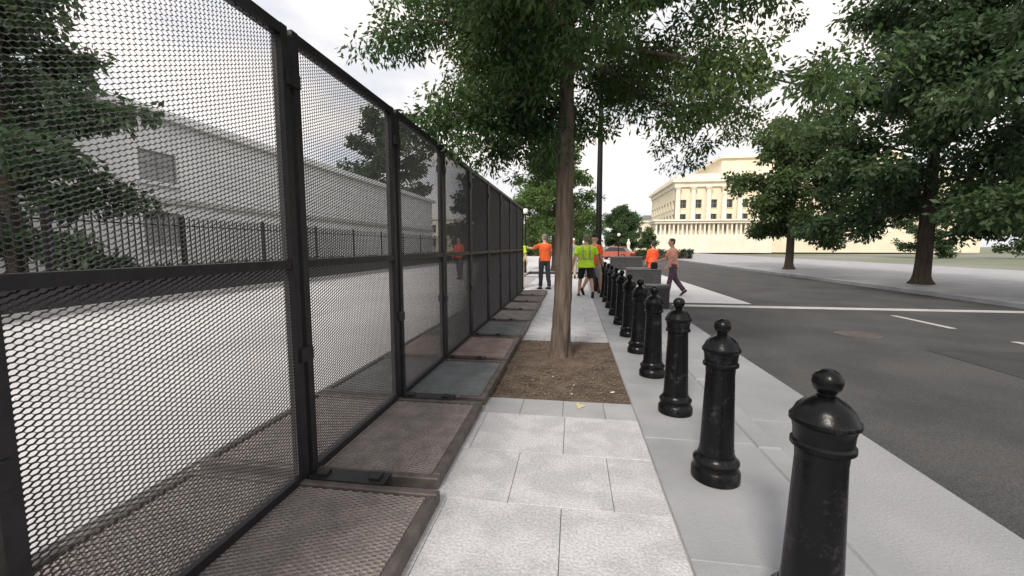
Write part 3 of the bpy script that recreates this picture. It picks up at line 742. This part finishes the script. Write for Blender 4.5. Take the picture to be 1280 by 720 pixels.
# ------------------------------------------------------------------ vehicles
def car(label, x, y, rz, paint, s=1.0):
    t = thing('parked_car', label, 'car', (x, y, RZ), rz, 'red cars parked across the street')
    hw = .88
    low = [(-2.2, .35), (-2.22, .75), (-2.05, .93), (-.75, .98), (.75, .95), (2.0, .86), (2.2, .68), (2.22, .35)]
    up = [(-1.75, .94), (-1.25, 1.40), (-.4, 1.50), (.35, 1.46), (1.05, .96)]
    def prism(b, prof, w0, w1):
        zb = min(p[1] for p in prof); zt = max(p[1] for p in prof)
        n = len(prof); vs = []
        for sx in (-1, 1):
            for yy_, z in prof:
                w = w0 + (w1 - w0) * (z - zb) / (zt - zb); vs.append((sx * w, yy_, z))
        b.add(vs, [tuple(range(n))[::-1], tuple(range(n, 2 * n))] + [(k, (k + 1) % n, n + (k + 1) % n, n + k) for k in range(n)]); return b
    prism(MB(), low, hw, hw - .05).build('body', paint, t)
    prism(MB(), up, hw - .08, hw - .24).build('cabin', 'glass', t)
    prism(MB(), [(-1.28, 1.405), (-.4, 1.53), (.37, 1.49), (.42, 1.43), (-1.2, 1.37)], hw - .2, hw - .23).build('roof', paint, t)
    for sy in (-1.35, 1.38):
        for sx in (-1, 1):
            w = MB().lathe([(.22, -.11), (.31, -.10), (.33, -.06), (.33, .06), (.31, .10), (.22, .11)], 20).build('wheel', 'tyre', t, True, 40)
            w.rotation_euler = (0, R(90), 0); w.location = (sx * (hw - .08), sy, .33)
            MB().lathe([(.20, -.118), (.21, .0), (.20, .118), (.05, .12)], 14).build('rim', 'alloy', w, True, 40)
    for sx in (-1, 1):
        MB().box(sx * .62 - .18, sx * .62 + .18, -2.235, -2.1, .62, .78).build('tail_light', 'lamp_r', t)
        MB().box(sx * .62 - .18, sx * .62 + .18, 2.1, 2.235, .55, .68).build('headlight', 'white', t)
    MB().box(-.86, .86, -2.28, -2.2, .32, .5, .02).box(-.86, .86, 2.2, 2.28, .3, .46, .02).build('bumper', 'tyre', t)
    return t
car('dull orange-red car parked beyond the farthest low barrier, right of the lamp post', 4.75, 50, R(62), 'redor')
car('darker red car partly hidden behind the orange-red car across the street', 6.3, 58, R(75), 'red')
t = thing('delivery_van', 'grey box van seen from behind above the red cars', 'van', (6.15, 72, RZ))
t.scale = (.8, .8, .8)
MB().box(-1.05, 1.05, -1.8, 2.2, .75, 3.7, .06).build('box', 'vang', t)
MB().box(-.95, .95, 2.25, 3.9, .6, 2.3, .25).build('cab', 'white', t)
MB().box(-.98, -.02, -1.84, -1.8, .9, 3.55).build('door', 'vang', t); MB().box(.02, .98, -1.84, -1.8, .9, 3.55).build('door', 'vang', t)
MB().box(-1.0, 1.0, -1.9, -1.7, .45, .7, .02).build('bumper', 'tyre', t)
for sx in (-1, 1):
    for sy in (-.9, 3.0):
        w = MB().lathe([(.2, -.14), (.40, -.13), (.43, -.08), (.43, .08), (.40, .13), (.2, .14)], 18).build('wheel', 'tyre', t, True, 40)
        w.rotation_euler = (0, R(90), 0); w.location = (sx * .85, sy, .43)
    MB().box(sx * .9 - .08, sx * .9 + .08, -1.87, -1.8, .75, .95).build('tail_light', 'lamp_r', t)

# ------------------------------------------------------------------ people
def blob(name, mb, vox, m, parent, sm=4, fac=.5, fold=0):
    o = mb.build(name, m, parent)
    md = o.modifiers.new('r', 'REMESH'); md.mode = 'VOXEL'; md.voxel_size = vox; md.adaptivity = 0
    ms = o.modifiers.new('s', 'SMOOTH'); ms.iterations = sm; ms.factor = fac
    dg = bpy.context.evaluated_depsgraph_get()
    me = bpy.data.meshes.new_from_object(o.evaluated_get(dg)); me.name = name
    o.modifiers.clear(); o.data = me
    if fold:
        n_ = len(me.vertices); co = np.empty(n_ * 3, 'f'); no = np.empty(n_ * 3, 'f')
        me.vertices.foreach_get('co', co); me.vertex_normals.foreach_get('vector', no)
        co = co.reshape(-1, 3); no = no.reshape(-1, 3); q = np.empty(n_)
        for k_, c in enumerate(co.tolist()):
            q[k_] = mnoise.noise((c[0] * 9 + fold * 3, c[1] * 9, c[2] * 5)) + .6 * mnoise.noise((c[0] * 16 + c[2] * 11, c[1] * 16, c[2] * 17 - c[0] * 8 + fold))
        me.vertices.foreach_set('co', (co + no * q[:, None] * .011).astype('f').ravel()); me.update()
    me.shade_smooth()
    return o

def person(label, x, y, z0, heading, h=1.76, legs=((15, 5), (-12, 20)), arms=((-12, 20, 8), (14, 25, 8)), shirt='orange', bottom='jeans', long=True,
           skin='skin', hair='hair_g', cap=None, vest=False, coat=None, lean=0, turn=0, over=None, group='people walking past the fence', bag=False, reach=None, wide=1.0, hard=None, hem=0, spread=1):
    s = h / 1.76
    t = thing('person', label, 'person', (x, y, z0), R(heading), group); t.scale = (s, s, s)
    def rot(a, b_=0): return Vector((math.sin(R(b_)), math.sin(R(a)) * math.cos(R(b_)), -math.cos(R(a)) * math.cos(R(b_))))
    hip = .93; J = {}
    low = 9
    for i, sx in enumerate((-1, 1)):
        a, kn = legs[i]; H_ = Vector((sx * .095, 0, hip)); K = H_ + rot(a, sx * (1 + spread)) * .43; A = K + rot(a - kn, sx * spread) * .42
        J[i] = [H_, K, A, a - kn]; low = min(low, A.z - .085 - max(0, -(a - kn) - 15) * .0012)
    dz = -low
    for i in (0, 1):
        J[i][:3] = [p + Vector((0, 0, dz)) for p in J[i][:3]]
    Z = lambda z: z + dz
    ly = lambda z: math.tan(R(lean)) * max(0, z - .95)
    tor = [(.84, .135, .10), (.92, .168, .118), (1.0, .162, .115), (1.1, .148, .108), (1.22, .162, .118), (1.33, .178, .122), (1.41, .172, .105), (1.455, .12, .082), (1.48, .07, .065)]
    tor = [(z, rx * wide, ry * wide) for z, rx, ry in tor]
    def torso(k0, k1, g, gy=None): return [((0, ly(z), Z(z)), rx + g, ry + (gy if gy is not None else g)) for z, rx, ry in tor[k0:k1]]
    b = MB(); b.loft(torso(0, 9, 0), 20)
    hc = Vector((0, ly(1.63) + .02, Z(1.635)))
    b.loft([((0, ly(1.45), Z(1.44)), .062, .062), ((0, ly(1.5) + .005, Z(1.52)), .056, .058), (hc + Vector((0, .0, -.03)), .056, .06)], 12)
    hd = MB()
    ct, sn = math.cos(R(turn)), math.sin(R(turn))
    def hp(px, py, pz): return hc + Vector((px * ct - py * sn, px * sn + py * ct, pz))
    ax = (ct, sn, 0)
    secs = [(-.118, .030, .034, .040), (-.10, .045, .055, .028), (-.07, .058, .075, .012), (-.03, .067, .088, .002), (.01, .073, .095, -.002), (.05, .075, .097, -.005), (.085, .064, .083, -.006), (.108, .04, .052, -.006), (.118, .012, .016, -.006)]
    b.loft([(hp(0, o_, z), rx, ry, ax) for z, rx, ry, o_ in secs], 16)
    b.loft([(hp(0, .088, .022), .008, .008), (hp(0, .10, -.005), .011, .011), (hp(0, .108, -.026), .014, .012), (hp(0, .088, -.036), .013, .010)], 8)
    b.loft([(hp(0, .082, -.066), .022, .008), (hp(0, .088, -.06), .022, .009)], 8)
    for sx in (-1, 1):
        b.loft([(hp(sx * .072, -.008, -.03), .008, .014), (hp(sx * .082, -.016, 0), .009, .02), (hp(sx * .08, -.014, .028), .008, .015)], 8)
    sl_b = MB(); fore = []
    for i, sx in enumerate((-1, 1)):
        H_, K, A, sa = J[i]
        b.loft([(H_ + Vector((0, 0, .04)), .085, .088), (H_.lerp(K, .3), .082, .086), (H_.lerp(K, .7), .065, .067), (K, .055, .058), (K.lerp(A, .3), .054, .06), (K.lerp(A, .6), .045, .047), (A, .036, .038), (A + (A - K).normalized() * .05, .034, .04)], 14)
        a, el, ab = arms[i]
        Sh = Vector((sx * .188 * wide, ly(1.41), Z(1.40)))
        if reach and reach[0] == i:
            E = Sh + Vector(reach[1]).normalized() * .29; Wr = E + Vector(reach[2]).normalized() * .25
        else:
            E = Sh + rot(a, sx * ab) * .29; Wr = E + rot(a + el, sx * ab * .5) * .25
        b.loft([(Sh + Vector((-sx * .05, 0, .01)), .055, .055), (Sh, .055, .058), (Sh.lerp(E, .4), .049, .052), (Sh.lerp(E, .8), .041, .043), (E, .039, .040), (E.lerp(Wr, .35), .040, .041), (E.lerp(Wr, .75), .031, .032), (Wr, .026, .029)], 12)
        # hand
        fd = (Wr - E).normalized(); sd = Vector((0, 1, 0)); sd = (sd - fd * sd.dot(fd))
        if sd.length < .3: sd = Vector((0, 0, 1)) - fd * fd.z
        sd.normalize(); pn = fd.cross(sd) * (-sx)
        pc = Wr + fd * .09
        b.loft([(Wr - fd * .01, .027, .024, sd), (Wr + fd * .03, .036, .018, sd), (Wr + fd * .07, .041, .017, sd), (pc, .040, .014, sd)], 12)
        for q, (off, le) in enumerate(((.030, .070), (.010, .078), (-.010, .073), (-.029, .058))):
            p0 = pc + sd * off - fd * .015; p1 = p0 + (fd + pn * .25 + sd * off * 2).normalized() * (le * .5 + .015); p2 = p1 + (fd * .8 + pn * .7).normalized() * le * .35; p3 = p2 + (fd * .4 + pn).normalized() * le * .25
            b.loft([(p0, .0095, .0095), (p1, .009, .009), (p2, .0085, .0085), (p3, .007, .007)], 8)
        th = Wr + fd * .03 + sd * .03
        b.loft([(th, .013, .012), (th + (fd + sd * .8).normalized() * .035, .011, .011), (th + (fd * 1.2 + sd * .6 + pn * .2).normalized() * .065, .009, .009)], 8)
        J[('a', i)] = (Sh, E, Wr, pc)
        # feet and shoes
        fa = max(-70, min(25, sa)) ; pit = (sa if sa < -15 else 0)
        ft = Vector((0, math.cos(R(pit)), math.sin(R(pit)))); fu = Vector((0, -math.sin(R(pit)), math.cos(R(pit))))
        hx = A - fu * .045
        b.loft([(hx - ft * .03, .03, .03), (hx + ft * .05, .034, .03), (hx + ft * .14 - fu * .01, .036, .02)], 10)
        sh = MB().loft([(hx - ft * .075 + fu * .01, .02, .03), (hx - ft * .055, .038, .045), (hx, .041, .052), (hx + ft * .07 - fu * .008, .045, .042), (hx + ft * .14 - fu * .02, .047, .03), (hx + ft * .19 - fu * .025, .038, .022), (hx + ft * .21 - fu * .027, .015, .012)], 12)
        blob('shoe', sh, .012, 'shoe', t, 3)
    blob('body', b, .009, skin, t, 3)
    for sx in (-1, 1):
        MB().ell(hp(sx * .030, .083, .018), .012, .008, .009, 8, 6).build('eye', 'eye', t, True)
    # trousers or shorts
    tb = MB().loft([((0, 0, Z(.80)), .12, .095)] + torso(0, 3, .014) , 18)
    for i, sx in enumerate((-1, 1)):
        H_, K, A, sa = J[i]
        if long: tb.loft([(H_ + Vector((0, 0, .05)), .098, .105), (H_.lerp(K, .3), .096, .102), (H_.lerp(K, .75), .080, .085), (K, .073, .077), (K.lerp(A, .35), .071, .078), (K.lerp(A, .75), .064, .070), (K.lerp(A, .98), .062, .068)], 14)
        else: tb.loft([(H_ + Vector((0, 0, .05)), .098, .108), (H_.lerp(K, .3), .102, .112), (H_.lerp(K, .7), .098, .106), (H_.lerp(K, .93), .096, .104)], 14)
    blob('trousers' if long else 'shorts', tb, .012, bottom, t, 3, fold=x + 2)
    # shirt
    sb = MB().loft([((0, ly(.9), Z(.90 - hem)), (tor[1][1]) + .036 + hem * .3, tor[1][2] + .036 + hem * .3)] + torso(2, 8, .022, .024), 20)
    for i, sx in enumerate((-1, 1)):
        Sh, E, Wr, pc = J[('a', i)]
        end = .72 if coat is None else 1
        sb.loft([(Sh + Vector((-sx * .07, 0, .0)), .066, .066), (Sh, .069, .072), (Sh.lerp(E, .4), .068, .072), (Sh.lerp(E, end), .066, .072)], 14)
        if coat: sb.loft([(E - (Wr - E) * .1, .06, .062), (E.lerp(Wr, .85), .048, .05)], 12)
    if coat: sb.loft([((0, 0, Z(coat)), .215, .19), ((0, 0, Z(.75)), .20, .17), ((0, 0, Z(.95)), .195, .15)], 18)
    blob('coat' if coat else 'shirt', sb, .012, shirt, t, 3, fold=x + 5)
    if over:
        ob = MB().loft([((0, ly(.95), Z(.95)), tor[2][1] + .04, tor[2][2] + .04)] + torso(3, 8, .034, .036), 18)
        blob('waistcoat', ob, .014, over, t, 3)
    # hi-vis tape: waist band, two braces
    if vest:
        g = .040
        def band(z, hgt):
            k = max(i_ for i_, q in enumerate(tor) if q[0] <= z); q0, q1 = tor[k], tor[k + 1]; f = (z - q0[0]) / (q1[0] - q0[0])
            rx = q0[1] + (q1[1] - q0[1]) * f + g; ry = q0[2] + (q1[2] - q0[2]) * f + g; n = 36; bb = MB()
            for dzz in (-hgt / 2, hgt / 2):
                for k_ in range(n):
                    w = 2 * math.pi * k_ / n; bb.v.append((rx * math.cos(w), ly(z) + ry * math.sin(w), Z(z + dzz)))
            for k_ in range(n): bb.f.append((k_, (k_ + 1) % n, n + (k_ + 1) % n, n + k_))
            return bb
        band(1.09, .035).build('reflective_band', 'refl', t, True)
        for sx in (-1, 1):
            for sg in (-1, 1):
                bb = MB()
                for z, rx, ry in tor[3:8]:
                    for dx in (-.014, .014):
                        xx = sx * .10 + dx; rxx = rx + g; yy_ = (ry + g) * math.sqrt(max(.02, 1 - (xx / rxx) ** 2)) + .001
                        bb.v.append((xx, ly(z) + sg * yy_, Z(z)))
                for k_ in range(4): bb.f.append((2 * k_, 2 * k_ + 1, 2 * k_ + 3, 2 * k_ + 2))
                bb.build('reflective_brace', 'refl', t, True)
    # hair / cap
    if hair:
        hb = MB().loft([(hp(0, -.035, -.065), .055, .05, ax), (hp(0, -.03, -.03), .070, .072, ax), (hp(0, -.022, .02), .079, .086, ax), (hp(0, -.012, .06), .081, .098, ax), (hp(0, -.008, .095), .070, .088, ax), (hp(0, -.008, .122), .042, .052, ax), (hp(0, -.008, .13), .01, .012, ax)], 16)
        blob('hair', hb, .010, hair, t, 2)
    if cap:
        cb = MB().loft([(hp(0, -.004, .035), .084, .104, ax), (hp(0, -.004, .08), .082, .10, ax), (hp(0, -.008, .118), .062, .075, ax), (hp(0, -.008, .138), .02, .025, ax)], 18)
        cb.loft([(hp(0, .06, .042), .065, .03, ax), (hp(0, .10, .046), .066, .045, ax), (hp(0, .10, .052), .06, .04, ax)], 14)
        blob('hard_hat' if hard else 'cap', cb, .009, cap, t, 2)
    if bag:
        pc = J[('a', bag - 1)][3]
        bb = MB().box(pc.x - .12, pc.x + .12, pc.y - .06, pc.y + .10, pc.z - .22, pc.z - .01, .03)
        o = blob('camera_bag', bb, .014, 'blackc', None, 4)
        o.location = (x, y, z0); o.rotation_euler = (0, 0, R(heading)); o.scale = (s, s, s)
        tag(o, 'dark rounded bag held by the person in the salmon shirt', 'bag')
    return t

person('man in orange shirt and dark jeans reaching to the far end of the fence', -.93, 13.6, 0, 35, 1.80, ((4, 2), (-5, 4)), ((0, 0, 0), (4, 14, 8)), 'orange', 'jeans', True,
       hair='hair_g', reach=(0, (-.35, .85, -.35), (-.1, 1, .10)), turn=10)
person('worker in yellow vest half hidden behind the last fence post', -1.80, 13.75, 0, 200, 1.74, ((5, 4), (-6, 8)), ((8, 30, 6), (5, 20, 6)), 'hi_ye', 'khaki', True, hair='hair_d', vest=True)
person('man in lime hi-vis shirt and black shorts walking away past the tree', .345, 11.75, 0, 2, 1.74, ((14, 6), (-14, 24)), ((-10, 25, 17), (12, 22, 17)), 'hi_ye', 'blackc', False,
       hair='hair_g', vest=True, wide=1.22, hem=.06, spread=5)
person('man in black cap, orange shirt and grey shorts beside the lamp post', .60, 12.4, 0, -28, 1.80, ((-22, 24), (22, 6)), ((10, 15, 8), (-8, 30, 8)), 'hi_or', 'greyc', False,
       hair=None, cap='blackc', skin='skin', turn=-35)
person('pedestrian in grey-green shirt and khaki trousers far down the walkway', -.02, 18.6, 0, -5, 1.76, ((10, 5), (-10, 15)), ((-8, 15, 8), (8, 15, 8)), 'teal', 'khaki', True, hair=None, cap='white', hard=True)
person('far pedestrian with orange top and white hard hat left of the lamp post', .52, 21.2, -.1, 170, 1.78, ((8, 5), (-8, 15)), ((-8, 15, 8), (8, 15, 8)), 'hi_or', 'jeans', True, hair=None, cap='white', hard=True)
person('person in long orange hi-vis coat standing behind the wide low road barrier', 3.28, 18.1, RZ, 25, 1.70, ((3, 3), (-3, 3)), ((6, 20, 5), (6, 24, 5)), 'hi_or', 'olivec', True,
       hair='hair_d', coat=.66, wide=1.08)
person('person in salmon shirt and plum trousers walking in the road with a dark bag', 3.02, 13.3, RZ, 95, 1.78, ((16, 6), (-16, 22)), ((14, 22, 8), (26, 48, 6)), 'salmon', 'plum', True,
       hair='hair_d', lean=4, bag=2)
person('worker in orange shirt on the plaza, seen through the fence mesh', -4.8, 17.2, 0, 160, 1.78, ((4, 4), (-6, 8)), ((8, 30, 6), (5, 20, 6)), 'hi_or', 'jeans', True, hair='hair_d')
